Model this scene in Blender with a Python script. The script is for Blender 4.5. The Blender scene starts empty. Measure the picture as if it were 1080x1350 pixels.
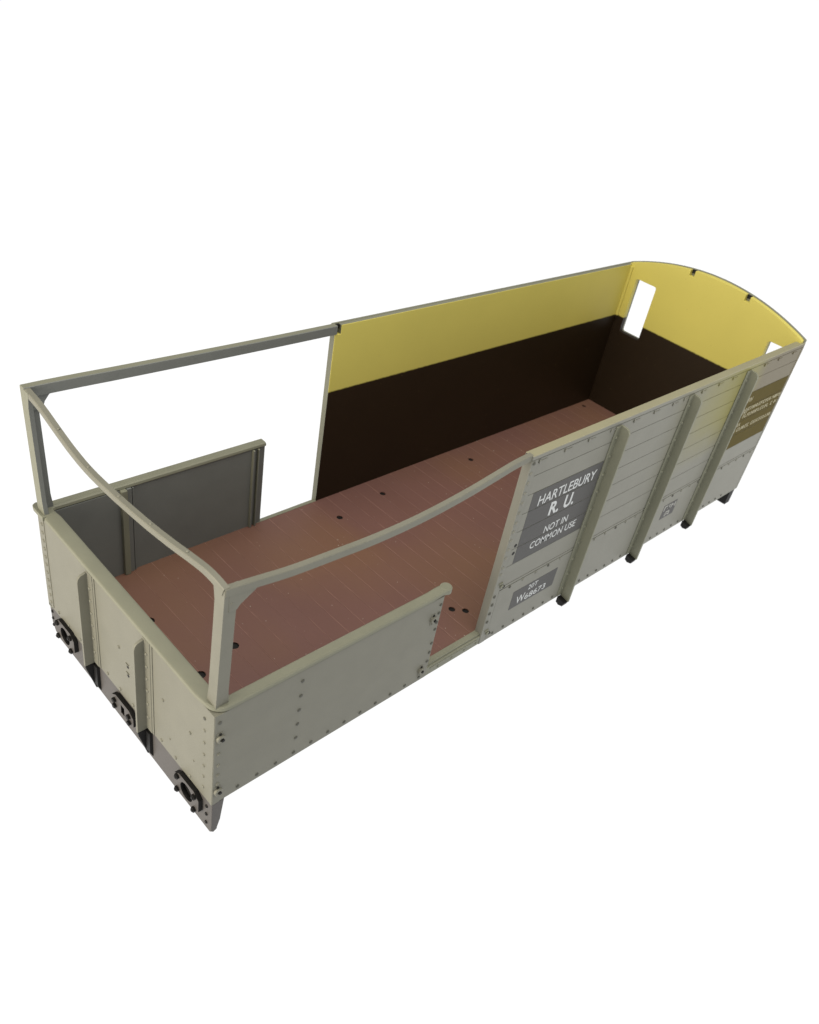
import bpy, bmesh, math, random
from mathutils import Vector, Matrix

random.seed(7)
sc = bpy.context.scene
COL = sc.collection

# ---------------------------------------------------------------- units
# drawn in "u": the body is 100 u long; 1 u = 2 mm (a 20 cm long model)
S = 0.002
ZB = -4.9                                   # lowest point of the body, rests on the ground
OX, OY = 50.0, 15.85


def P(x, y, z):
    return Vector(((x - OX) * S, (y - OY) * S, (z - ZB) * S))


# ---------------------------------------------------------------- camera
cam_d = bpy.data.cameras.new('camera')
cam = bpy.data.objects.new('camera', cam_d)
COL.objects.link(cam)
right = Vector((0.70238985, -0.68941062, 0.17709176))
down = Vector((-0.31938347, -0.5275994, -0.78716775))
fwd = Vector((0.63611532, 0.49633846, -0.59076682))
m = Matrix((right, -down, -fwd)).transposed().to_4x4()
m.translation = P(-26.0256, -38.0841, 66.9995)
cam.matrix_world = m
cam_d.sensor_fit = 'VERTICAL'
cam_d.sensor_height = 36.0
cam_d.lens = 1102.79 / 1350 * 36
cam_d.shift_x = -(570.85 - 540) / 1350
cam_d.shift_y = (702.18 - 675) / 1350
cam_d.clip_start = 0.005
cam_d.clip_end = 500
cam_d.dof.use_dof = True
cam_d.dof.focus_distance = 86 * S
cam_d.dof.aperture_fstop = 60.0
sc.camera = cam

# ---------------------------------------------------------------- world and lamps
w = bpy.data.worlds.new("World")
sc.world = w
w.use_nodes = True
bg = w.node_tree.nodes['Background']
bg.inputs['Color'].default_value = (0.93, 0.97, 1.0, 1)
bg.inputs['Strength'].default_value = 0.30


def area(name, pos, target, size, power, color, size_y=None):
    d = bpy.data.lights.new(name, 'AREA')
    d.shape = 'RECTANGLE'
    d.size = size * S
    d.size_y = (size_y or size) * S
    d.energy = power
    d.color = color
    o = bpy.data.objects.new(name, d)
    COL.objects.link(o)
    a, b = P(*pos), P(*target)
    o.location = a
    o.rotation_euler = (b - a).to_track_quat('-Z', 'Y').to_euler()
    return o


area('softbox_top', (28, -8, 190), (52, 14, 0), 160, 1.45, (1.0, 0.95, 0.85))
area('softbox_end', (-110, 25, 36), (0, 15, 8), 80, 0.80, (1.0, 0.905, 0.75))
area('softbox_side', (112, -72, 34), (92, 0, 14), 55, 0.115, (1.0, 0.97, 0.93))

sc.view_settings.view_transform = 'Standard'
sc.view_settings.look = 'None'
sc.view_settings.exposure = 0.0
sc.view_settings.gamma = 1.0
sc.view_settings.use_curve_mapping = False
sc.render.engine = 'CYCLES'
sc.cycles.max_bounces = 8
sc.render.filter_size = 1.9


# ---------------------------------------------------------------- materials
def new_mat(name):
    mt = bpy.data.materials.new(name)
    mt.use_nodes = True
    nt = mt.node_tree
    return mt, nt, nt.nodes['Principled BSDF']


def coords(nt):
    tc = nt.nodes.new('ShaderNodeTexCoord')
    mp = nt.nodes.new('ShaderNodeMapping')
    # object coordinates back into u
    mp.inputs['Scale'].default_value = (1 / S, 1 / S, 1 / S)
    mp.inputs['Location'].default_value = (OX, OY, ZB)
    nt.links.new(tc.outputs['Object'], mp.inputs['Vector'])
    return mp.outputs['Vector']


def noise(nt, vec, scale, detail=4.0, rough=0.55):
    n = nt.nodes.new('ShaderNodeTexNoise')
    n.inputs['Scale'].default_value = scale
    n.inputs['Detail'].default_value = detail
    n.inputs['Roughness'].default_value = rough
    nt.links.new(vec, n.inputs['Vector'])
    return n.outputs['Fac']


def math_n(nt, op, a, b=None, c=None, clamp=False):
    n = nt.nodes.new('ShaderNodeMath')
    n.operation = op
    n.use_clamp = clamp
    for i, v in enumerate((a, b, c)):
        if v is None:
            continue
        if isinstance(v, (int, float)):
            n.inputs[i].default_value = v
        else:
            nt.links.new(v, n.inputs[i])
    return n.outputs[0]


def smooth(nt, v, lo, hi):
    n = nt.nodes.new('ShaderNodeMapRange')
    n.interpolation_type = 'SMOOTHSTEP'
    n.inputs['From Min'].default_value = lo
    n.inputs['From Max'].default_value = hi
    nt.links.new(v, n.inputs['Value'])
    return n.outputs['Result']


def mix(nt, fac, a, b, mode='MIX'):
    n = nt.nodes.new('ShaderNodeMix')
    n.data_type = 'RGBA'
    n.blend_type = mode
    if isinstance(fac, (int, float)):
        n.inputs['Factor'].default_value = fac
    else:
        nt.links.new(fac, n.inputs['Factor'])
    for key, v in (('A', a), ('B', b)):
        s = [i for i in n.inputs if i.name == key and i.type == 'RGBA'][0]
        if isinstance(v, tuple):
            s.default_value = (*v, 1)
        else:
            nt.links.new(v, s)
    return [o for o in n.outputs if o.type == 'RGBA'][0]


def bump(nt, bs, h, strength, dist):
    b = nt.nodes.new('ShaderNodeBump')
    b.inputs['Strength'].default_value = strength
    b.inputs['Distance'].default_value = dist * S
    nt.links.new(h, b.inputs['Height'])
    nt.links.new(b.outputs['Normal'], bs.inputs['Normal'])


def plain(name, col, rough=0.5, var=0.10, scale=0.35, bmp=0.12, spec=0.35):
    mt, nt, bs = new_mat(name)
    v = coords(nt)
    f = noise(nt, v, scale, 5)
    f2 = noise(nt, v, 6.0, 3)
    dark = tuple(c * (1 - var) for c in col)
    lite = tuple(c * (1 + var) for c in col)
    c = mix(nt, f, dark, lite)
    nt.links.new(c, bs.inputs['Base Color'])
    r = math_n(nt, 'MULTIPLY_ADD', f2, 0.16, rough - 0.08)
    nt.links.new(r, bs.inputs['Roughness'])
    bs.inputs['Specular IOR Level'].default_value = spec
    if bmp:
        bump(nt, bs, f2, bmp, 0.06)
    return mt, nt, bs, v, c


GREY = (0.178, 0.174, 0.138)
M_PAINT = plain('grey_paint', GREY)[0]
M_RAIL = plain('rail_paint', (0.192, 0.193, 0.143), 0.5)[0]
M_COPING_LIT = plain('coping_lit_top', (0.275, 0.258, 0.165), 0.45, 0.08)[0]  # eaves grey brightened: light on the top faces put into the colour
M_INNER = plain('inner_face_grey', (0.158, 0.166, 0.156), 0.55)[0]  # cooler, darker grey than the rails, set on inward faces
M_HEAD = plain('headstock_grey', (0.082, 0.075, 0.070), 0.5, 0.12)[0]
M_BLACK = plain('black_paint', (0.008, 0.0075, 0.007), 0.55, 0.2, spec=0.22)[0]
M_RIVET = plain('rivet_dark_grey', (0.085, 0.085, 0.070), 0.5)[0]  # darker grey for some of the rivets
M_SIGN = plain('sign_grey', (0.070, 0.069, 0.067), 0.55, 0.05)[0]
M_SIGN_OLIVE = plain('sign_olive', (0.078, 0.057, 0.004), 0.65, 0.12, 0.6, spec=0.15)[0]
M_WHITE = plain('lettering_white', (0.56, 0.58, 0.58), 0.55, 0.04)[0]
M_MARK = plain('marking_grey', (0.34, 0.34, 0.31), 0.55, 0.05)[0]
M_CREAM = plain('lettering_cream', (0.38, 0.35, 0.23), 0.55, 0.10)[0]


def side_mat():
    """grey paint with a yellow light cast painted into its colour towards the far end"""
    mt, nt, bs, v, c = plain('side_paint', (0.205, 0.203, 0.172))
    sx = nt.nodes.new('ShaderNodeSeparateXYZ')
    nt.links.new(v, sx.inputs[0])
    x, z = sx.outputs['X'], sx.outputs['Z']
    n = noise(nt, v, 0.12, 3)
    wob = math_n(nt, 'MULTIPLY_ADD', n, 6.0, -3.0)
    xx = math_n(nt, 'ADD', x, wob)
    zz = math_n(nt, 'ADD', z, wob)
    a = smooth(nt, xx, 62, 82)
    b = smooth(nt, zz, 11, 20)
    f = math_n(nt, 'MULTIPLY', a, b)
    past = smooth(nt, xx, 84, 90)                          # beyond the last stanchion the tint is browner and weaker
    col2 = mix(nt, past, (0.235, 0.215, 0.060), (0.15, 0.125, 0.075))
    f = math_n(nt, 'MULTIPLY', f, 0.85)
    c2 = mix(nt, f, c, col2)  # yellow light cast mixed into the grey
    nt.links.new(c2, bs.inputs['Base Color'])
    return mt


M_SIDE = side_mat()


def floor_mat():
    mt, nt, bs, v, c = plain('floor_brown', (0.142, 0.071, 0.060), 0.48, 0.10, 0.12, 0)
    sx = nt.nodes.new('ShaderNodeSeparateXYZ')
    nt.links.new(v, sx.inputs[0])
    k = math_n(nt, 'DIVIDE', sx.outputs['X'], 2.35)
    fr = math_n(nt, 'FRACT', k)
    d = math_n(nt, 'ABSOLUTE', math_n(nt, 'SUBTRACT', fr, 0.5))
    line = smooth(nt, d, 0.468, 0.490)
    wear = smooth(nt, noise(nt, v, 0.35, 3), 0.35, 0.75)
    lf = math_n(nt, 'MULTIPLY', line, math_n(nt, 'MULTIPLY_ADD', wear, 0.42, 0.12))
    fl = math_n(nt, 'FLOOR', k)
    wn = nt.nodes.new('ShaderNodeTexWhiteNoise')
    wn.noise_dimensions = '1D'
    nt.links.new(fl, wn.inputs['W'])
    tone = math_n(nt, 'MULTIPLY_ADD', wn.outputs['Value'], 0.10, 0.0)
    hue = smooth(nt, noise(nt, v, 0.035, 2), 0.42, 0.60)
    c = mix(nt, hue, c, (0.156, 0.081, 0.053))  # orange-brown light mixed into the floor colour as soft patches
    c1 = mix(nt, tone, c, (0.13, 0.058, 0.042))
    c2 = mix(nt, lf, c1, (0.32, 0.18, 0.14))
    dust = math_n(nt, 'GREATER_THAN', noise(nt, v, 3.1, 1), 0.795)
    c3 = mix(nt, math_n(nt, 'MULTIPLY', dust, 0.6), c2, (0.55, 0.5, 0.42))
    nt.links.new(c3, bs.inputs['Base Color'])
    h = math_n(nt, 'MULTIPLY_ADD', line, -1.0, math_n(nt, 'MULTIPLY', noise(nt, v, 5.0, 3), 0.15))
    bump(nt, bs, h, 0.5, 0.10)
    return mt


M_FLOOR = floor_mat()


def interior_mat():
    mt, nt, bs = new_mat('interior_two_tone')
    v = coords(nt)
    sx = nt.nodes.new('ShaderNodeSeparateXYZ')
    nt.links.new(v, sx.inputs[0])
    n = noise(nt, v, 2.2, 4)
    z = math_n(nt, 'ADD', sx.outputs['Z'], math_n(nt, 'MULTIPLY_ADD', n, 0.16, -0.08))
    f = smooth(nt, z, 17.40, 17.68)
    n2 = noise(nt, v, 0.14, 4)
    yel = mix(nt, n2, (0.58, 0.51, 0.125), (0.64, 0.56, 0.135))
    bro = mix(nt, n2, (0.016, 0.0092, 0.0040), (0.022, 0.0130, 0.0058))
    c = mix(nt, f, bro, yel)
    sp = math_n(nt, 'GREATER_THAN', noise(nt, v, 2.7, 1), 0.80)
    c = mix(nt, math_n(nt, 'MULTIPLY', sp, 0.35), c, (0.30, 0.24, 0.10))
    nt.links.new(c, bs.inputs['Base Color'])
    bs.inputs['Roughness'].default_value = 0.48
    bs.inputs['Specular IOR Level'].default_value = 0.22
    bump(nt, bs, noise(nt, v, 5.0, 3), 0.15, 0.06)
    return mt


M_INT = interior_mat()


def ground_glow_mat():
    """glowing white ground, added to keep the surroundings pure white"""
    mt, nt, bs = new_mat('ground_white_glow')
    bs.inputs['Base Color'].default_value = (0.05, 0.05, 0.05, 1)
    bs.inputs['Roughness'].default_value = 0.9
    bs.inputs['Specular IOR Level'].default_value = 0.0
    bs.inputs['Emission Color'].default_value = (1, 1, 1, 1)
    bs.inputs['Emission Strength'].default_value = 1.0
    return mt


M_GROUND_GLOW = ground_glow_mat()  # added glow, so no shadow shows under the body


# ---------------------------------------------------------------- mesh builder (all in u)
class MB:
    def __init__(self):
        self.bm = bmesh.new()

    def _take(self, verts, mat, smooth_it):
        fs = {f for vv in verts for f in vv.link_faces}
        for f in fs:
            f.material_index = mat
            f.smooth = smooth_it

    def box(self, x0, x1, y0, y1, z0, z1, mat=0, bev=0.06):
        r = bmesh.ops.create_cube(self.bm, size=1.0)
        for vv in r['verts']:
            vv.co = Vector((x0 + (vv.co.x + .5) * (x1 - x0), y0 + (vv.co.y + .5) * (y1 - y0), z0 + (vv.co.z + .5) * (z1 - z0)))
        vs = r['verts']
        self._take(vs, mat, False)
        if bev:
            es = list({e for vv in vs for e in vv.link_edges})
            bmesh.ops.bevel(self.bm, geom=es, offset=bev, segments=2, affect='EDGES', profile=0.5, material=-1)
        return self

    def dome(self, c, n, r, h, mat=0, seg=10):
        """a rivet head: c its centre on the surface, n the outward axis"""
        n = Vector(n).normalized()
        t = n.orthogonal().normalized()
        b = n.cross(t)
        c = Vector(c)
        rings = [(1.0, -0.12), (0.95, 0.35), (0.72, 0.78), (0.35, 0.97)]
        prev = None
        for (rr, hh) in rings:
            ring = [self.bm.verts.new(c + (t * math.cos(a) + b * math.sin(a)) * r * rr + n * h * hh)
                    for a in (2 * math.pi * k / seg for k in range(seg))]
            if prev:
                for k in range(seg):
                    f = self.bm.faces.new((prev[k], prev[(k + 1) % seg], ring[(k + 1) % seg], ring[k]))
                    f.material_index = mat
                    f.smooth = True
            prev = ring
        f = self.bm.faces.new(prev)
        f.material_index = mat
        f.smooth = True
        return self

    def cyl(self, c, n, r, h, mat=0, seg=16, r2=None, hole=0.0):
        """cylinder (or ring) standing on c along n"""
        n = Vector(n).normalized()
        t = n.orthogonal().normalized()
        b = n.cross(t)
        c = Vector(c)
        r2 = r if r2 is None else r2
        ang = [2 * math.pi * k / seg for k in range(seg)]

        def ring(rr, hh):
            return [self.bm.verts.new(c + (t * math.cos(a) + b * math.sin(a)) * rr + n * hh) for a in ang]
        bev = min(0.15 * r2, abs(h) * 0.3)
        rs = [ring(r, 0), ring(r2, h - bev), ring(r2 - bev, h)]
        if hole:
            rs += [ring(hole, h), ring(hole, 0)]
        for p, q in zip(rs, rs[1:]):
            for k in range(seg):
                f = self.bm.faces.new((p[k], p[(k + 1) % seg], q[(k + 1) % seg], q[k]))
                f.material_index = mat
        if not hole:
            f = self.bm.faces.new(rs[-1])
            f.material_index = mat
            f = self.bm.faces.new(list(reversed(rs[0])))
            f.material_index = mat
        return self

    def prism(self, outline, holes, axis, c0, c1, mat=0, bev=0.06):
        """extrude a 2D outline (with holes) along an axis: 'x' -> (y,z), 'y' -> (x,z), 'z' -> (x,y)"""
        cu = bpy.data.curves.new('tmp', 'CURVE')
        cu.dimensions = '2D'
        cu.fill_mode = 'BOTH'
        for pts in [outline] + list(holes):
            sp = cu.splines.new('POLY')
            sp.points.add(len(pts) - 1)
            for q, (u, vv) in zip(sp.points, pts):
                q.co = (u, vv, 0, 1)
            sp.use_cyclic_u = True
        h = abs(c1 - c0)
        cu.extrude = max(h / 2 - bev, 1e-4)
        cu.bevel_depth = bev
        cu.bevel_resolution = 1
        cu.offset = -bev
        o = bpy.data.objects.new('tmp', cu)
        COL.objects.link(o)
        bpy.context.view_layer.update()
        dg = bpy.context.evaluated_depsgraph_get()
        me = bpy.data.meshes.new_from_object(o.evaluated_get(dg))
        mid = (c0 + c1) / 2
        for vv in me.vertices:
            a, b, c = vv.co
            vv.co = {'x': (mid + c, a, b), 'y': (a, mid + c, b), 'z': (a, b, mid + c)}[axis]
        n0 = len(self.bm.faces)
        self.bm.from_mesh(me)
        self.bm.faces.ensure_lookup_table()
        for f in self.bm.faces[n0:]:
            f.material_index = mat
            f.smooth = False
        bpy.data.objects.remove(o)
        bpy.data.curves.remove(cu)
        bpy.data.meshes.remove(me)
        return self

    def sweep(self, pts, frames, section, mat=0, close=True):
        """section: list of (a,b); frames: per point (A,B) axes"""
        rings = []
        for p, (A, B) in zip(pts, frames):
            p, A, B = Vector(p), Vector(A), Vector(B)
            rings.append([self.bm.verts.new(p + A * a + B * b) for a, b in section])
        k = len(section)
        for r0, r1 in zip(rings, rings[1:]):
            for i in range(k):
                f = self.bm.faces.new((r0[i], r0[(i + 1) % k], r1[(i + 1) % k], r1[i]))
                f.material_index = mat
        self.bm.faces.new(list(reversed(rings[0]))).material_index = mat
        self.bm.faces.new(rings[-1]).material_index = mat
        return self

    def build(self, name, mats, parent, smooth_angle=35, paint=None, weld=True):
        if weld:
            bmesh.ops.remove_doubles(self.bm, verts=self.bm.verts, dist=1e-4)
        bmesh.ops.recalc_face_normals(self.bm, faces=self.bm.faces)
        if paint:
            for f in self.bm.faces:
                r = paint(f.normal, f.calc_center_median())
                if r is not None:
                    f.material_index = r
        for vv in self.bm.verts:
            vv.co = P(*vv.co)
        me = bpy.data.meshes.new(name)
        self.bm.to_mesh(me)
        self.bm.free()
        for mt in (mats if isinstance(mats, (list, tuple)) else [mats]):
            me.materials.append(mt)
        me.shade_smooth()
        me.set_sharp_from_angle(angle=math.radians(smooth_angle))
        o = bpy.data.objects.new(name, me)
        COL.objects.link(o)
        wn = o.modifiers.new('weighted_normal', 'WEIGHTED_NORMAL')
        wn.keep_sharp = True
        wn.weight = 100
        if parent:
            o.parent = parent
        return o


def arc(cx, cy, r, a0, a1, n=6):
    return [(cx + r * math.cos(math.radians(a0 + (a1 - a0) * k / n)), cy + r * math.sin(math.radians(a0 + (a1 - a0) * k / n)))
            for k in range(n + 1)]


def lerp_table(tab, x):
    """smooth (Catmull-Rom) interpolation of (x, v) pairs"""
    tab = sorted(tab)
    if x <= tab[0][0]:
        return tab[0][1]
    for i in range(len(tab) - 1):
        if x <= tab[i + 1][0]:
            x0, v0 = tab[i]
            x1, v1 = tab[i + 1]
            t = (x - x0) / (x1 - x0)
            m0 = (v1 - tab[i - 1][1]) / (x1 - tab[i - 1][0]) if i > 0 else (v1 - v0) / (x1 - x0)
            m1 = (tab[i + 2][1] - v0) / (tab[i + 2][0] - x0) if i + 2 < len(tab) else (v1 - v0) / (x1 - x0)
            d = x1 - x0
            return ((2 * t**3 - 3 * t**2 + 1) * v0 + (t**3 - 2 * t**2 + t) * d * m0 + (-2 * t**3 + 3 * t**2) * v1 + (t**3 - t**2) * d * m1)
    return tab[-1][1]


# ---------------------------------------------------------------- the setting
g = bpy.data.meshes.new('ground')
r = 60.0
g.from_pydata([(-r, -r, -0.0001), (r, -r, -0.0001), (r, r, -0.0001), (-r, r, -0.0001)], [], [(0, 1, 2, 3)])
g.materials.append(M_GROUND_GLOW)
go = bpy.data.objects.new('ground', g)
COL.objects.link(go)
go['kind'] = 'structure'
go['label'] = 'plain white glowing surface added under and around the wagon body'

# ---------------------------------------------------------------- the wagon body
root = bpy.data.objects.new('wagon_body', None)
COL.objects.link(root)
root['label'] = 'roofless grey model brake van body with brown floor and yellow interior'
root['category'] = 'model wagon'

L = 100.0
W = 31.7          # outer width
YI = 30.9         # inner face of the far side
T = 1.0           # plate thickness
XJ = 35.85        # cabin starts here, veranda before it
ZT = 25.9         # eaves, near side
ZTF = 26.25       # eaves, far side
ZF = 1.07         # floor
ZC = 12.1         # capping on the veranda panels
ZL = -0.25        # bottom of the sides

# floor with its screw holes
holes = [(12.0, 14.45, .50), (6.95, 12.9, .52), (6.75, 22.5, .52), (36.33, 26.38, .42), (45.09, 27.6, .42), (63.28, 27.5, .42),
         (95.7, 29.7, .38), (36.33, 5.2, .42), (37.56, 4.07, .42)]
b = MB()
b.prism([(0.8, 0.75), (98.9, 0.75), (98.9, YI + .2), (0.8, YI + .2)],
        [arc(x, y, rr, 360, 0, 16)[:-1] for x, y, rr in holes], 'z', 0.90, ZF, bev=0.03)
b.build('floor', M_FLOOR, root)
b = MB()
b.box(0.95, 98.7, 1.05, YI - .05, -0.35, 0.86, bev=0)
b.build('added_hole_backing', M_BLACK, root)  # black plate added so the glowing ground stays hidden behind the holes

# ---- near cabin side: core plate, planks, lower sheet, rivets
b = MB()
b.box(XJ, L, 0.06, T, ZL, ZT, bev=0.05)
grooves = [25.25, 23.15, 20.72, 18.28, 15.87, 13.47, 11.02, 8.05]
for z1, z0 in zip(grooves, grooves[1:]):
    b.box(36.95, 99.55, 0.0, 0.2, z0 + .025, z1 - .025, bev=0.04)
b.box(36.95, 99.55, 0.0, 0.2, 7.62, 7.95, bev=0.05)
b.box(36.95, 99.55, -0.02, 0.2, ZL, 7.52, bev=0.05)
b.box(XJ - .02, 36.9, -0.06, 0.25, ZL, 25.3, bev=0.07)          # corner angle at the doorway
b.box(99.5, L + .03, -0.05, 0.25, ZL, 25.3, bev=0.06)
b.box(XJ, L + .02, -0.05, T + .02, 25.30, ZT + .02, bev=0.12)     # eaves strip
for k in range(30):                                              # bottom row
    x = 38.1 + 1.93 * k
    if x < 97 and min(abs(x - f) for f in (51.9, 67.9, 83.0)) > 1.1:
        b.dome((x, -.02, .42), (0, -1, 0), .19, .13, 1)
for k in range(26):                                              # row under the planking
    x = 38.85 + 2.38 * k
    if x < 98.5 and min(abs(x - f) for f in (51.6, 67.6, 82.8)) > 1.0:
        b.dome((x, -.02, 7.32), (0, -1, 0), .20, .14, 0 if k % 3 else 1)
for z in (25.0, 23.75, 22.6, 21.3, 20.1, 18.8, 17.5, 16.3, 15.15, 13.9, 12.7, 11.3, 10.35, 7.1, 5.85, 4.5, 3.2):
    b.dome((36.22, -.06, z), (0, -1, 0), .22, .15, 1 if z > 24 or z < 9 else 0)
for x in (37.2, 41.5, 45.7, 49.9, 54.5, 58.8, 63.0, 65.6, 70.0, 74.4, 78.2, 87.5, 91.8, 96.6):
    b.box(x - .12, x + .12, -.16, .0, 24.72, 25.12, bev=0.05)
    b.box(x + .05, x + 1.3, -.07, .0, 24.86, 24.96, bev=0.02)
for z in (13.9, 12.8):                                           # two open holes for a handrail
    b.cyl((37.5, .0, z), (0, -1, 0), .24, .015, 2, 14)
b.build('cabin_side', [M_SIDE, M_RIVET, M_BLACK, M_COPING_LIT], root, paint=lambda n, c: 3 if (c.z > 25.6 and n.z > .35) else None)  # upward eaves faces get the painted-light copy

# ---- far cabin side, painted inside
b = MB()
out = [(XJ, ZL), (L, ZL), (L, ZTF), (36.75, ZTF), (36.75, 25.1), (36.1, 25.1), (36.1, ZTF - .05), (XJ, ZTF - .05)]
b.prism(out, [], 'y', YI, W - .15, bev=0.05)
b.prism([(XJ, ZL), (L, ZL), (L, ZTF + .06), (XJ, ZTF + .06)], [], 'y', W - .2, W + .1, bev=0.05)
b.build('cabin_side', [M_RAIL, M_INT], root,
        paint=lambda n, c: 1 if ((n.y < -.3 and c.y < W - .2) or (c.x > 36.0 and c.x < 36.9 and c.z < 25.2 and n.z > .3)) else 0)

# ---- far end with arched top and two windows
zs = lambda y: 26.25 + 3.25 * (1 - ((y - W / 2) / (W / 2)) ** 2)
top = []
ys = [W - W * k / 48 for k in range(49)]
for y in ys:
    top.append((y, zs(y)))


def notch(pts, yc, wd=.42, dp=.95):
    res = []
    done = False
    for y, z in pts:
        if y > yc + wd:
            res.append((y, z))
        elif y < yc - wd:
            if not done:
                res += [(yc + wd, zs(yc + wd)), (yc + wd, zs(yc) - dp), (yc - wd, zs(yc) - dp), (yc - wd, zs(yc - wd))]
                done = True
            res.append((y, z))
    return res


def rrect(y0, y1, z0, z1, r=.35):
    return (arc(y1 - r, z0 + r, r, -90, 0, 4) + arc(y1 - r, z1 - r, r, 0, 90, 4) + arc(y0 + r, z1 - r, r, 90, 180, 4) + arc(y0 + r, z0 + r, r, 180, 270, 4))


wins = [list(reversed(rrect(25.4, 29.35, 15.1, 24.4))), list(reversed(rrect(1.15, 4.8, 15.5, 24.3)))]
b = MB()
tn = notch(notch(top, 20.3), 10.4)
b.prism([(0.25, ZL), (W - .3, ZL)] + [(max(.25, min(W - .3, y)), z) for y, z in tn], wins, 'x', 98.75, 99.6, bev=0.05)
b.prism([(0.02, ZL), (W - .02, ZL)] + [(y, z + .10) for y, z in top], wins, 'x', 99.5, 100.02, bev=0.06)
b.box(98.45, 98.85, YI - .40, YI + .2, 17.0, 26.0, bev=0.12)              # inner corner fillet
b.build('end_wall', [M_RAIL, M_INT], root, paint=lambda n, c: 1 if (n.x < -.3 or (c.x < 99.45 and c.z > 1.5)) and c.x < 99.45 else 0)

# black blocks painted in as shade: two arch notches and one in the far side
for yc in (20.3, 10.4):
    b = MB()
    b.box(99.30, 99.52, yc - .40, yc + .40, zs(yc) - .55, zs(yc) - .02, bev=0.02)
    b.build('notch_shade_block', M_BLACK, root)
b = MB()
b.box(36.2, 36.7, W - .5, W - .18, 25.75, ZTF - .02, bev=0.02)
b.build('notch_shade_block', M_BLACK, root)

# ---- far headstock (its shade painted in as black, only its corner shows)
b = MB()
b.prism([(0.15, -3.1), (W - .15, -3.1), (W - .15, -.25), (0.15, -.25)], [], 'x', 98.3, 99.9, bev=0.06)
b.build('headstock', M_BLACK, root)
root_label_headstock = COL.objects['headstock']
root_label_headstock['label'] = 'headstock at the far end, its shade painted as black'


# ---- side stanchions with their black feet
def fin_side(x):
    f = MB()
    f.box(x - .95, x + .32, -.16, .0, 0.0, 25.15, bev=0.05)
    pr = [(0.0, -.55), (-1.36, -.55)] + arc(-.61, 24.35, .75, 180, 92, 8) + [(0.0, 25.15)]
    f.prism(pr, [], 'x', x, x + .34, bev=0.06)
    for z in (23.7, 21.2, 18.7, 16.3, 13.8, 11.2, 8.7, 6.1, 3.65, 1.3):
        f.dome((x - .42, -.16, z), (0, -1, 0), .19, .13)
    o = f.build('stanchion', M_RAIL, root)
    q = MB()
    q.prism([(-.05, -.2), (-.05, -1.0), (-.5, -1.25), (-1.1, -1.1), (-1.3, -.5)], [], 'x', x - .75, x + .30, bev=0.06)
    q.build('stanchion_foot', M_BLACK, o)
    return o


for x in (51.72, 67.75, 83.0):
    fin_side(x)

# ---- signs
TEXT_CACHE = {}


def text_bm(body, bold=0.0):
    cu = bpy.data.curves.new('tmp', 'FONT')
    cu.body = body
    cu.size = 1.0
    cu.offset = bold
    cu.resolution_u = 4
    o = bpy.data.objects.new('tmp', cu)
    COL.objects.link(o)
    bpy.context.view_layer.update()
    me = bpy.data.meshes.new_from_object(o.evaluated_get(bpy.context.evaluated_depsgraph_get()))
    bpy.data.objects.remove(o)
    bpy.data.curves.remove(cu)
    return me


def lettering(name, body, x0, x1, z0, z1, y, parent, mat=None, bold=0.0, shear=0.0):
    me = text_bm(body, bold)
    us = [v.co.x for v in me.vertices]
    vs = [v.co.y for v in me.vertices]
    a, c, d, e = min(us), max(us), min(vs), max(vs)
    bm = bmesh.new()
    bm.from_mesh(me)
    bpy.data.meshes.remove(me)
    ge = bmesh.ops.extrude_face_region(bm, geom=bm.faces[:])
    ex = {id(q) for q in ge['geom'] if isinstance(q, bmesh.types.BMVert)}
    for v in bm.verts:
        u, t = (v.co.x - a) / (c - a), (v.co.y - d) / (e - d)
        v.co = Vector((x0 + u * (x1 - x0) + shear * t, y - (.012 if id(v) in ex else 0), z0 + t * (z1 - z0)))
    f = MB()
    f.bm.free()
    f.bm = bm
    return f.build(name, mat or M_WHITE, parent)


b = MB()
for z1, z0 in zip(grooves[2:6], grooves[3:7]):
    b.box(37.95, 50.72, -.018, .03, z0 + .045, z1 - .045, bev=0.01)
sign = b.build('sign_panel', M_SIGN, root)
sign['label'] = 'large dark grey panel lettered with the depot name'
lettering('lettering', 'HARTLEBURY', 39.35, 49.85, 18.50, 19.85, -.019, sign, bold=0.004)
lettering('lettering', 'R.', 42.15, 43.95, 16.15, 18.0, -.019, sign, bold=0.025)
lettering('lettering', 'U.', 44.85, 46.75, 16.12, 18.0, -.019, sign, bold=0.025)
lettering('lettering', 'NOT IN', 42.4, 46.75, 13.62, 14.62, -.019, sign, bold=0.004)
lettering('lettering', 'COMMON USE', 40.45, 49.0, 12.1, 13.1, -.019, sign, bold=0.004)

b = MB()
b.box(40.1, 48.55, -.04, .03, 3.0, 5.86, bev=0.01)
plate = b.build('number_panel', M_SIGN, root)
lettering('lettering', '20T', 43.05, 44.85, 4.82, 5.55, -.041, plate, bold=0.003)
lettering('lettering', 'W', 41.15, 42.75, 3.4, 4.6, -.041, plate, bold=0.003)
lettering('lettering', '68673', 42.85, 46.85, 3.33, 4.22, -.041, plate, bold=0.003)

b = MB()
b.box(73.4, 77.0, -.04, .03, 3.4, 5.9, bev=0.01)
dp = b.build('data_panel', M_SIGN, root)
b = MB()
for x0, x1, z0, z1 in ((73.6, 73.85, 4.85, 5.7), (73.85, 74.5, 5.5, 5.7), (74.7, 75.2, 4.9, 5.15), (74.9, 75.15, 4.9, 5.7), (75.5, 75.75, 4.85, 5.65),
                       (75.75, 76.3, 5.2, 5.4), (76.5, 76.75, 4.85, 5.65), (74.4, 74.65, 3.65, 4.3), (74.6, 75.5, 4.25, 4.5), (75.45, 75.7, 3.65, 4.3),
                       (74.6, 75.5, 3.85, 4.0)):
    b.box(x0, x1, -.052, -.039, z0, z1, bev=0)
b.build('lettering', M_MARK, dp)

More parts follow.
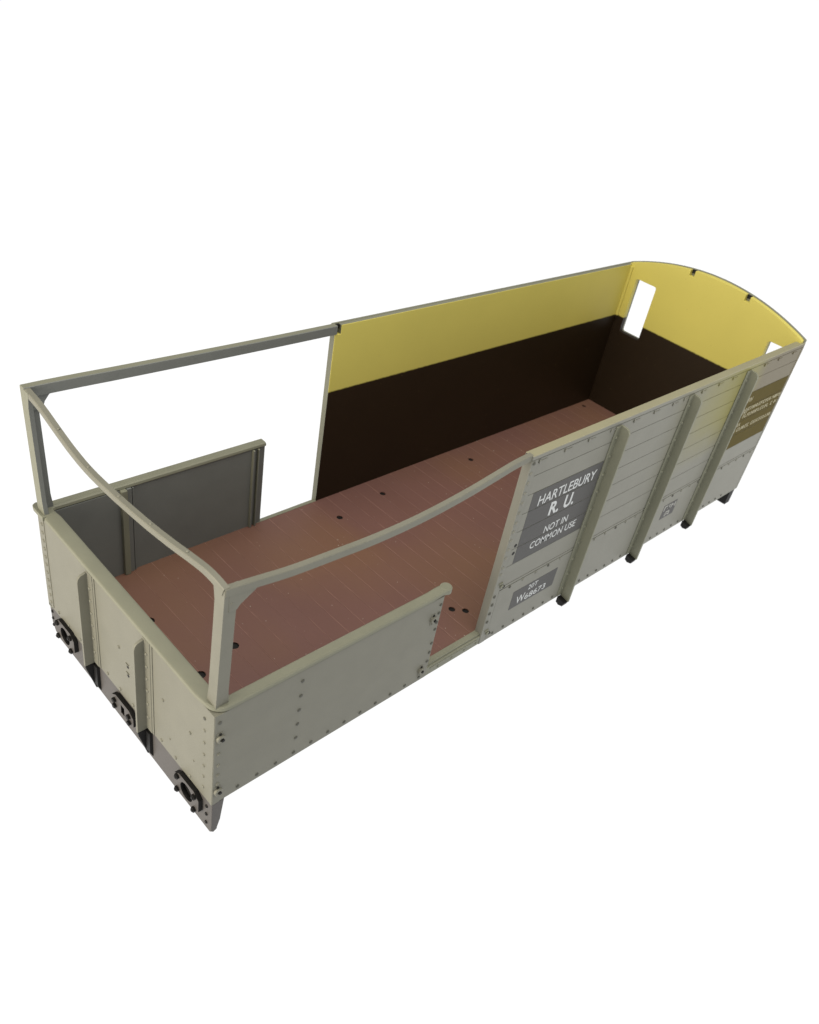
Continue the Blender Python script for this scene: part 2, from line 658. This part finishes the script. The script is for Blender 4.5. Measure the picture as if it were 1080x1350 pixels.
b = MB()
for z1, z0 in zip(grooves[2:6], grooves[3:7]):
    b.box(84.4, 99.3, -.018, .03, z0 + .045, z1 - .045, bev=0.01)
fs = b.build('sign_panel', M_SIGN_OLIVE, root)
fs['label'] = 'olive brown panel with rows of small pale lettering'
b = MB()
rng = random.Random(3)


def scribble(x0, x1, z, h):
    """rows of small strokes: lettering too fine to read in the photograph"""
    x = x0
    while x < x1:
        wd = rng.uniform(.35, .6)
        kind = rng.randrange(4)
        b.box(x, x + .20, -.030, -.017, z, z + h, bev=0)
        if kind in (0, 1):
            b.box(x + .13, x + wd, -.030, -.017, z + h * .82, z + h, bev=0)
        if kind in (1, 2):
            b.box(x + .13, x + wd, -.030, -.017, z, z + h * .18, bev=0)
        if kind in (0, 3):
            b.box(x + .13, x + wd, -.030, -.017, z + h * .42, z + h * .58, bev=0)
        if kind == 3:
            b.box(x + wd, x + wd + .12, -.030, -.017, z, z + h, bev=0)
        x += wd + .20
        if rng.random() < .14:
            x += .5


scribble(86.6, 88.4, 19.0, .75)
scribble(86.6, 88.6, 17.95 - .9, .7)
scribble(86.2, 99.0, 17.35, .62)
scribble(86.0, 98.8, 16.25, .62)
scribble(86.0, 88.0, 14.95, .6)
scribble(86.2, 98.7, 14.0, .62)
b.build('lettering', M_CREAM, fs)

# ---- veranda panels: near side, far side, end
b = MB()
b.box(0.04, 27.05, 0.0, T - .1, ZL, ZC - .35, bev=0.06)
for z in (10.75, 6.65, 5.1, 3.75, 2.5):
    b.dome((.52, 0, z), (0, -1, 0), .2, .13, 1 if z > 10 else 0)
for z in (10.42, 8.46, 6.5, 4.54, 2.56):
    b.dome((9.08, 0, z), (0, -1, 0), .2, .13, 1)
for k in range(12):
    b.dome((2.7 + 2.11 * k, 0, .38), (0, -1, 0), .2, .13, 1)
for z in (10.7, 9.55, 8.2, 7.2, 5.15, 3.76, 2.4):
    b.dome((26.72, 0, z), (0, -1, 0), .2, .13, 1)
near_panel = b.build('veranda_panel', [M_PAINT, M_RIVET], root)


def handrail_bracket(x, z):
    q = MB()
    q.box(x - .34, x + .30, -.05, .03, z - .75, z + .72, 0, .03)
    q.cyl((x, .0, z + .05), (0, -1, 0), .42, .30, 0, 14, hole=.2)
    q.cyl((x, .0, z + .05), (0, -1, 0), .2, .10, 1, 10)
    q.cyl((x - .02, -.03, z + .58), (0, -1, 0), .13, .12, 1, 8)
    q.cyl((x - .02, -.03, z - .55), (0, -1, 0), .13, .12, 0, 8)
    q.cyl((x + .12, -.28, z - .12), (0, -1, 0), .17, .06, 1, 8)
    return q.build('handrail_bracket', [M_PAINT, M_BLACK], near_panel)


for x, z in ((.6, 8.72), (.55, 1.45), (25.95, 9.02), (25.95, 1.42)):
    handrail_bracket(x, z)
# the brackets beside the doorway
for x, z in ((36.95, 8.35), (36.85, 1.15)):
    q = MB()
    q.cyl((x, .0, z), (0, -1, 0), .26, .25, 0, 12)
    q.box(x - .55, x + .1, -.2, .0, z + .42, z + .58, 0, .04)
    q.box(x + .02, x + .5, -.26, .0, z - .25, z - .02, 1, .04)
    q.build('handrail_bracket', [M_RAIL, M_BLACK], root)

b = MB()
b.box(0.0, 26.85, YI, W, ZL, 12.55, bev=0.06)
b.box(0.95, 8.5, YI - .18, YI + .05, ZF, 12.5, 1, bev=0.03)
b.box(8.25, 8.95, YI - .62, YI + .05, ZF, 12.6, 0, bev=0.10)
b.box(9.0, 9.55, YI - .32, YI + .05, ZF, 12.55, 1, bev=0.05)
b.box(9.65, 9.85, YI - .22, YI + .05, ZF, 12.5, 1, bev=0.05)
b.box(25.0, 25.24, YI - .42, YI + .05, ZF, 12.5, 0, bev=0.08)
b.box(25.72, 25.92, YI - .42, YI + .05, ZF, 12.5, 0, bev=0.08)
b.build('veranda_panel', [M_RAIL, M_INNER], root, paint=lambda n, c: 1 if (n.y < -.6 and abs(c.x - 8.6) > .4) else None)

zcap = lambda y: ZC + .75 * y / W              # the far side stands a little higher: the moulding is warped
zhl = lambda y: -.40 + .40 * y / W             # line between end sheet and headstock
b = MB()
n = 24
# end sheet, following the warp
b.prism([(0.05, zhl(0)), (W - .02, zhl(W)), (W - .02, zcap(W) - .35), (0.05, zcap(0) - .35)], [], 'x', 0.0, T - .14, bev=0.04)
for k, z in enumerate((10.3, 8.75, 7.15, 5.55, 4.0, 2.5, 1.0)):
    b.dome((0, 1.42, z), (-1, 0, 0), .18, .11, 1 if k < 1 else 0)
for y in (3.55, 6.0, 8.5, 13.7, 16.2, 18.7, 24.4, 26.9, 29.2):
    b.dome((0, y, .22 + .35 * y / W), (-1, 0, 0), .19, .13, 0)
for y in (3.6, 8.1, 16.0, 24.0):
    b.dome((0, y, 6.2 + .5 * y / W), (-1, 0, 0), .19, .14, 0)
for y, z in ((3.0, 3.0), (7.0, 2.0), (23.2, 3.2)):
    b.dome((0, y, z), (-1, 0, 0), .12, .08, 0)
b.box(-.07, .05, 30.3, 31.5, .3, 12.2, bev=0.04)
for k in range(11):
    b.dome((-.07, 30.75, 11.4 - 1.05 * k), (-1, 0, 0), .22, .12, 0)
for z in (5.1, 3.9):
    b.cyl((0, 14.42, z), (-1, 0, 0), .22, .02, 2, 12)
    b.box(-.09, 0, 14.25, 14.75, z + .22, z + .36, 0, .03)
b.build('end_panel', [M_PAINT, M_RIVET, M_BLACK], root,
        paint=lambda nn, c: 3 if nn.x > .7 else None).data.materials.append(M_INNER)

# capping: one L/U shaped strip over the three veranda panels
b = MB()


def cap_strip(pts, frames):
    sec = [(-.62, -.20), (-.56, .06), (-.42, .16), (.42, .16), (.56, .06), (.62, -.20), (.5, -.36), (-.5, -.36)]
    b.sweep(pts, frames, sec)


# path of the strip's centre line, near side end -> near corner -> far corner -> far side end
path = []
cx = .55
for k in range(25):
    path.append((27.55 - (27.55 - 1.45) * k / 24, cx - .02, ZC + (.12 if k < 2 else 0)))
for a in range(1, 8):
    t = math.radians(90 * a / 8)
    path.append((1.45 - .88 * math.sin(t), 1.42 - .88 * math.cos(t), ZC))
for k in range(25):
    y = 1.45 + (W - 2.7) * k / 24
    path.append((.57, y, zcap(y)))
for a in range(1, 8):
    t = math.radians(90 * a / 8)
    path.append((.57 + .9 * (1 - math.cos(t)), W - 1.25 + .9 * math.sin(t), zcap(W)))
for k in range(25):
    path.append((1.5 + (26.9 - 1.5) * k / 24, W - .33, zcap(W)))
frames = []
for i in range(len(path)):
    p0, p1 = Vector(path[max(0, i - 1)]), Vector(path[min(len(path) - 1, i + 1)])
    d = (p1 - p0)
    d.z = 0
    d.normalize()
    side = Vector((-d.y, d.x, 0))
    wide = 1.0
    x, y = path[i][0], path[i][1]
    if x < 1.2 and 2 < y < W - 2:
        wide = 1.28                                           # the end strip is broader
    frames.append((side * wide, Vector((0, 0, 1))))
cap_strip(path, frames)
b.box(26.9, 27.70, -.10, 1.16, ZC - .28, ZC + .10, 0, bev=.12)       # rounded free end
b.cyl((27.60, .53, ZC - .33), (0, 0, 1), .66, .66, 0, 24)
b.prism([(-.32, W - 2.0), (1.0, W - 2.0), (1.0, W + .35), (.7, W + .62), (.15, W + .68), (-.2, W + .45), (-.32, W)], [], 'z', zcap(W) - .34, zcap(W) + .15, bev=.08)   # far corner stands out past the sheets
b.build('capping_rail', M_RAIL, root)

# ---- door sills
b = MB()
b.box(26.95, XJ + .1, 0.02, .75, ZL, ZF - .05, bev=0.06)
b.box(26.95, XJ + .1, .22, .98, .7, ZF + .22, bev=0.07)
b.box(27.6, 35.4, -.05, .1, .62, .78, bev=0.03)
for x in (29.0, 31.2, 33.3, 35.3):
    b.dome((x, .02, .25), (0, -1, 0), .17, .1, 0)
b.build('door_sill', M_RAIL, root)
b = MB()
b.box(26.4, XJ + .05, YI - .05, W - .3, ZL, ZF + .06, bev=0.05)
b.build('door_sill', M_RAIL, root)


# ---- corner posts (angle section), leaning a little
def post(base, topp, sy, wx, wy):
    q = MB()
    bx, by, bz = base
    tx, ty, tz = topp
    th = .42
    sec = [(0, 0), (wx, 0), (wx, sy * th), (th, sy * th), (th, sy * wy), (0, sy * wy)]
    if sy < 0:
        sec.reverse()
    pts, fr = [], []
    for k in range(9):
        t = k / 8
        pts.append((bx + (tx - bx) * t, by + (ty - by) * t, bz + (tz - bz) * t))
        fl = 1 + .28 * max(0, (t - .84) / .16) ** 2 + .10 * max(0, (.08 - t) / .08)
        fr.append((Vector((fl, 0, 0)), Vector((0, fl, 0))))
    q.sweep(pts, fr, sec)
    return q


NEAR_TOP = (.60, .15, 25.15)
q = post((.35, .42, ZC), (NEAR_TOP[0], NEAR_TOP[1], 25.1), 1, 1.12, 1.2)
q.dome((1.25, .18, 23.6), (0, -1, 0), .14, .1)
q.build('corner_post', M_PAINT, root, smooth_angle=20)
q = post((0.0, W - .35, zcap(W)), (-.05, W + .2, 26.35), -1, 1.25, 1.3)
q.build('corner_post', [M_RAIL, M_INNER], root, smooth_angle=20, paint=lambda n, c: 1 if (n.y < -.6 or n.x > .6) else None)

# ---- roof rails of the veranda: thin and warped
near_z = [(0.6, 25.2), (3.2, 24.95), (6.5, 24.58), (10.6, 24.38), (15.5, 24.20), (20.9, 24.32), (26.7, 24.84), (30.75, 25.40), (33.2, 25.76), (34.8, 25.88), (36.4, 25.92)]
b = MB()
pts, fr = [], []
for k in range(49):
    x = .65 + (36.0 - .65) * k / 48
    z = lerp_table(near_z, x)
    y = .1 - .25 * math.sin(math.pi * min(1, max(0, (x - 1) / 35)))
    pts.append((x, y, z))
    fr.append((Vector((0, 1, 0)), Vector((0, 0, 1))))
sec = [(0, 0), (.06, .06), (.54, .06), (.6, 0), (.6, -.66), (.54, -.72), (.06, -.72), (0, -.66)]
b.sweep(pts, fr, sec)
# gusset at the post
b.prism([(1.0, 24.6), (3.6, 24.3), (3.3, 24.0), (2.9, 23.75), (2.0, 23.15), (1.75, 22.8), (1.0, 22.8)], [], 'y', .14, .58, bev=0.05)
b.build('roof_rail', M_PAINT, root)

far_z = [(0, 26.45), (2, 26.5), (7, 26.52), (12.4, 26.45), (20, 26.35), (28, 26.28), (36, 26.25)]
b = MB()
pts, fr = [], []
for k in range(41):
    x = -.05 + 36.1 * k / 40
    pts.append((x, W + .15 - .25 * min(1, x / 8), lerp_table(far_z, x)))
    fr.append((Vector((0, -1, 0)), Vector((0, 0, 1))))
sec = [(0, 0), (.06, .06), (.74, .06), (.8, 0), (.8, -1.0), (.74, -1.06), (.06, -1.06), (0, -1.0)]
sec.reverse()
b.sweep(pts, fr, sec)
b.prism([(0.6, 25.7), (2.9, 25.7), (2.2, 25.3), (1.75, 24.7), (1.5, 24.0), (0.6, 24.0)], [], 'y', W - .55, W - .1, bev=0.05)
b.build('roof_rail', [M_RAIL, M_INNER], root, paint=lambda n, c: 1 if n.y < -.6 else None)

# ---- end roof beam, warped
beam = [(0.0, 25.10), (1.2, 25.40), (2.6, 25.52), (4.7, 25.32), (7.2, 24.98), (10.2, 24.68), (13, 24.50), (16.1, 24.36), (20, 24.36), (23, 24.76), (25.4, 25.32), (28.4, 26.05), (30.6, 26.30), (31.8, 26.4)]
b = MB()
pts, fr = [], []
N = 61
for k in range(N):
    y = .25 + (31.6 - .25) * k / (N - 1)
    z = lerp_table(beam, y)
    xb = .55 - .55 * y / W - .25 * math.sin(math.pi * y / W)
    pts.append((xb, y, z))
for k in range(N):
    d = (Vector(pts[min(N - 1, k + 1)]) - Vector(pts[max(0, k - 1)])).normalized()
    up = Vector((1, 0, 0)).cross(d)
    if up.z < 0:
        up = -up
    e = .35 * max(0, 1 - pts[k][1] / 3.5) + .15 * max(0, 1 - (W - pts[k][1]) / 3)
    fr.append((Vector((1, 0, 0)), up * (1 + e)))
sec = [(-.02, 0.0), (.05, .08), (.52, .08), (.58, 0), (.58, -.46), (.52, -.53), (.05, -.53), (-.02, -.46)]
b.sweep(pts, fr, sec)
for y in (5.2, 10.2, 15.0, 20.0, 25.2):
    i = min(range(N), key=lambda j: abs(pts[j][1] - y))
    b.dome((pts[i][0] + .3, y, pts[i][2] + .08), (0, 0, 1), .14, .10)
b.build('roof_beam', M_PAINT, root)

# ---- near headstock
zhb = lambda y: -4.75 + .80 * y / W
b = MB()
o1 = [(0.05, zhl(0) - .02), (0.05, zhb(0) + .25), (.3, zhb(0)), (W - 1.7, zhb(W)), (W - .9, zhb(W) + .35), (W - .3, zhb(W) + 1.3), (W - .1, zhl(W) - .02)]
b.prism(o1, [], 'x', .06, .72, bev=0.06)
# end flange, tapering to a rounded toe
b.prism([(.08, zhl(0)), (.08, -4.45), (.3, -4.72), (.62, -4.55), (1.0, -3.2), (1.35, ZL - .05)], [], 'y', .03, .55, bev=0.06)
for z in (-1.35, -2.55, -3.8):
    b.dome((.06, .85, z), (-1, 0, 0), .2, .15, 1)
for z in (-.75, -1.75, -2.75):
    b.dome((.06, W - .65, z), (-1, 0, 0), .2, .15, 1)
hs = b.build('headstock', [M_HEAD, M_BLACK], root)
hs['label'] = 'grey near headstock with buffer plates and bolts'

# ---- buffer plates
zc_b = lambda y: -2.0 + .85 * y / W


def buffer_plate(y):
    z = zc_b(y)
    q = MB()
    hw, hh = 2.05, 1.45
    q.prism([(y - hw, z - hh * .55), (y - hw * .62, z - hh), (y + hw * .62, z - hh), (y + hw, z - hh * .55),
             (y + hw, z + hh * .55), (y + hw * .62, z + hh), (y - hw * .62, z + hh), (y - hw, z + hh * .55)],
            [arc(y, z, 1.0, 360, 0, 24)[:-1]], 'x', -.42, .08, bev=0.06)
    q.cyl((.055, y, z), (-1, 0, 0), 1.0, .02, 1, 24)
    o = q.build('buffer_plate', [M_HEAD, M_BLACK], root, paint=lambda n, c: 1 if (abs(n.x) < .5) else None)
    for dy in (-1.42, 1.42):
        for dz in (-.95, .95):
            f = MB()
            f.cyl((-.40, y + dy, z + dz), (-1, 0, 0), .31, .28, 0, 6)
            f.cyl((-.66, y + dy, z + dz), (-1, 0, 0), .17, .10, 0, 10)
            f.build('bolt', M_BLACK, o)


buffer_plate(3.55)
buffer_plate(27.3)

q = MB()
y, z = 15.2, -1.62
q.prism([(y - 2.1, z - .55), (y - 1.3, z - 1.15), (y + 1.3, z - 1.15), (y + 2.1, z - .55), (y + 2.1, z + .6), (y + 1.3, z + 1.15), (y - 1.3, z + 1.15), (y - 2.1, z + .6)],
        [[(y - .32, z + .55), (y + .32, z + .55), (y + .32, z - .55), (y - .32, z - .55)]], 'x', -.42, .08, bev=0.05)
q.box(-.0, .06, y - .5, y + .5, z - .7, z + .7, 1, 0)
cp = q.build('coupling_plate', [M_HEAD, M_BLACK], root, paint=lambda n, c: 1 if (abs(n.x) < .5) else None)
for dy, dz in ((-1.45, -.35), (-1.35, .45), (1.45, .35), (1.4, -.45)):
    f = MB()
    f.cyl((-.40, y + dy, z + dz), (-1, 0, 0), .28, .32, 0, 6)
    f.build('bolt', M_BLACK, cp)


# ---- end stanchions with black tapered feet
def fin_end(y):
    f = MB()
    zt = zcap(y) - .75
    zb = zhl(y)
    f.box(-.13, .0, y - .95, y + .25, zb + .05, zcap(y) - .5, bev=0.04)
    f.box(-.08, .0, y - 1.25, y - .95, zb + .05, zcap(y) - .5, bev=0.03)
    f.prism([(0, zb - .1), (-1.1, zb - .1), (-1.1, zt - .9)] + [(-1.1 + .55 * (1 - math.cos(t)), zt - .9 + .8 * math.sin(t)) for t in (.5, .9, 1.3)] + [(0, zt + .1)],
            [], 'y', y - .05, y + .25, bev=0.05)
    for z in (10.2, 8.6, 7.0, 5.4, 3.6, 1.7):
        f.dome((-.13, y - .42, z), (-1, 0, 0), .19, .13)
    o = f.build('stanchion', M_PAINT, root)
    q = MB()
    q.prism([(.1, zb - .14), (-1.06, zb - .14), (-1.0, zb - .6), (-.1, zb - 3.9), (.1, zb - 3.9)], [], 'y', y - .03, y + .23, bev=0.04)
    q.prism([(.1, zb - .2), (-.28, zb - .2), (-.28, zb - 3.0), (.1, zb - 3.9)], [], 'y', y - .75, y - .05, bev=0.04)
    q.build('stanchion_foot', M_BLACK, o)


fin_end(21.35)
fin_end(11.0)
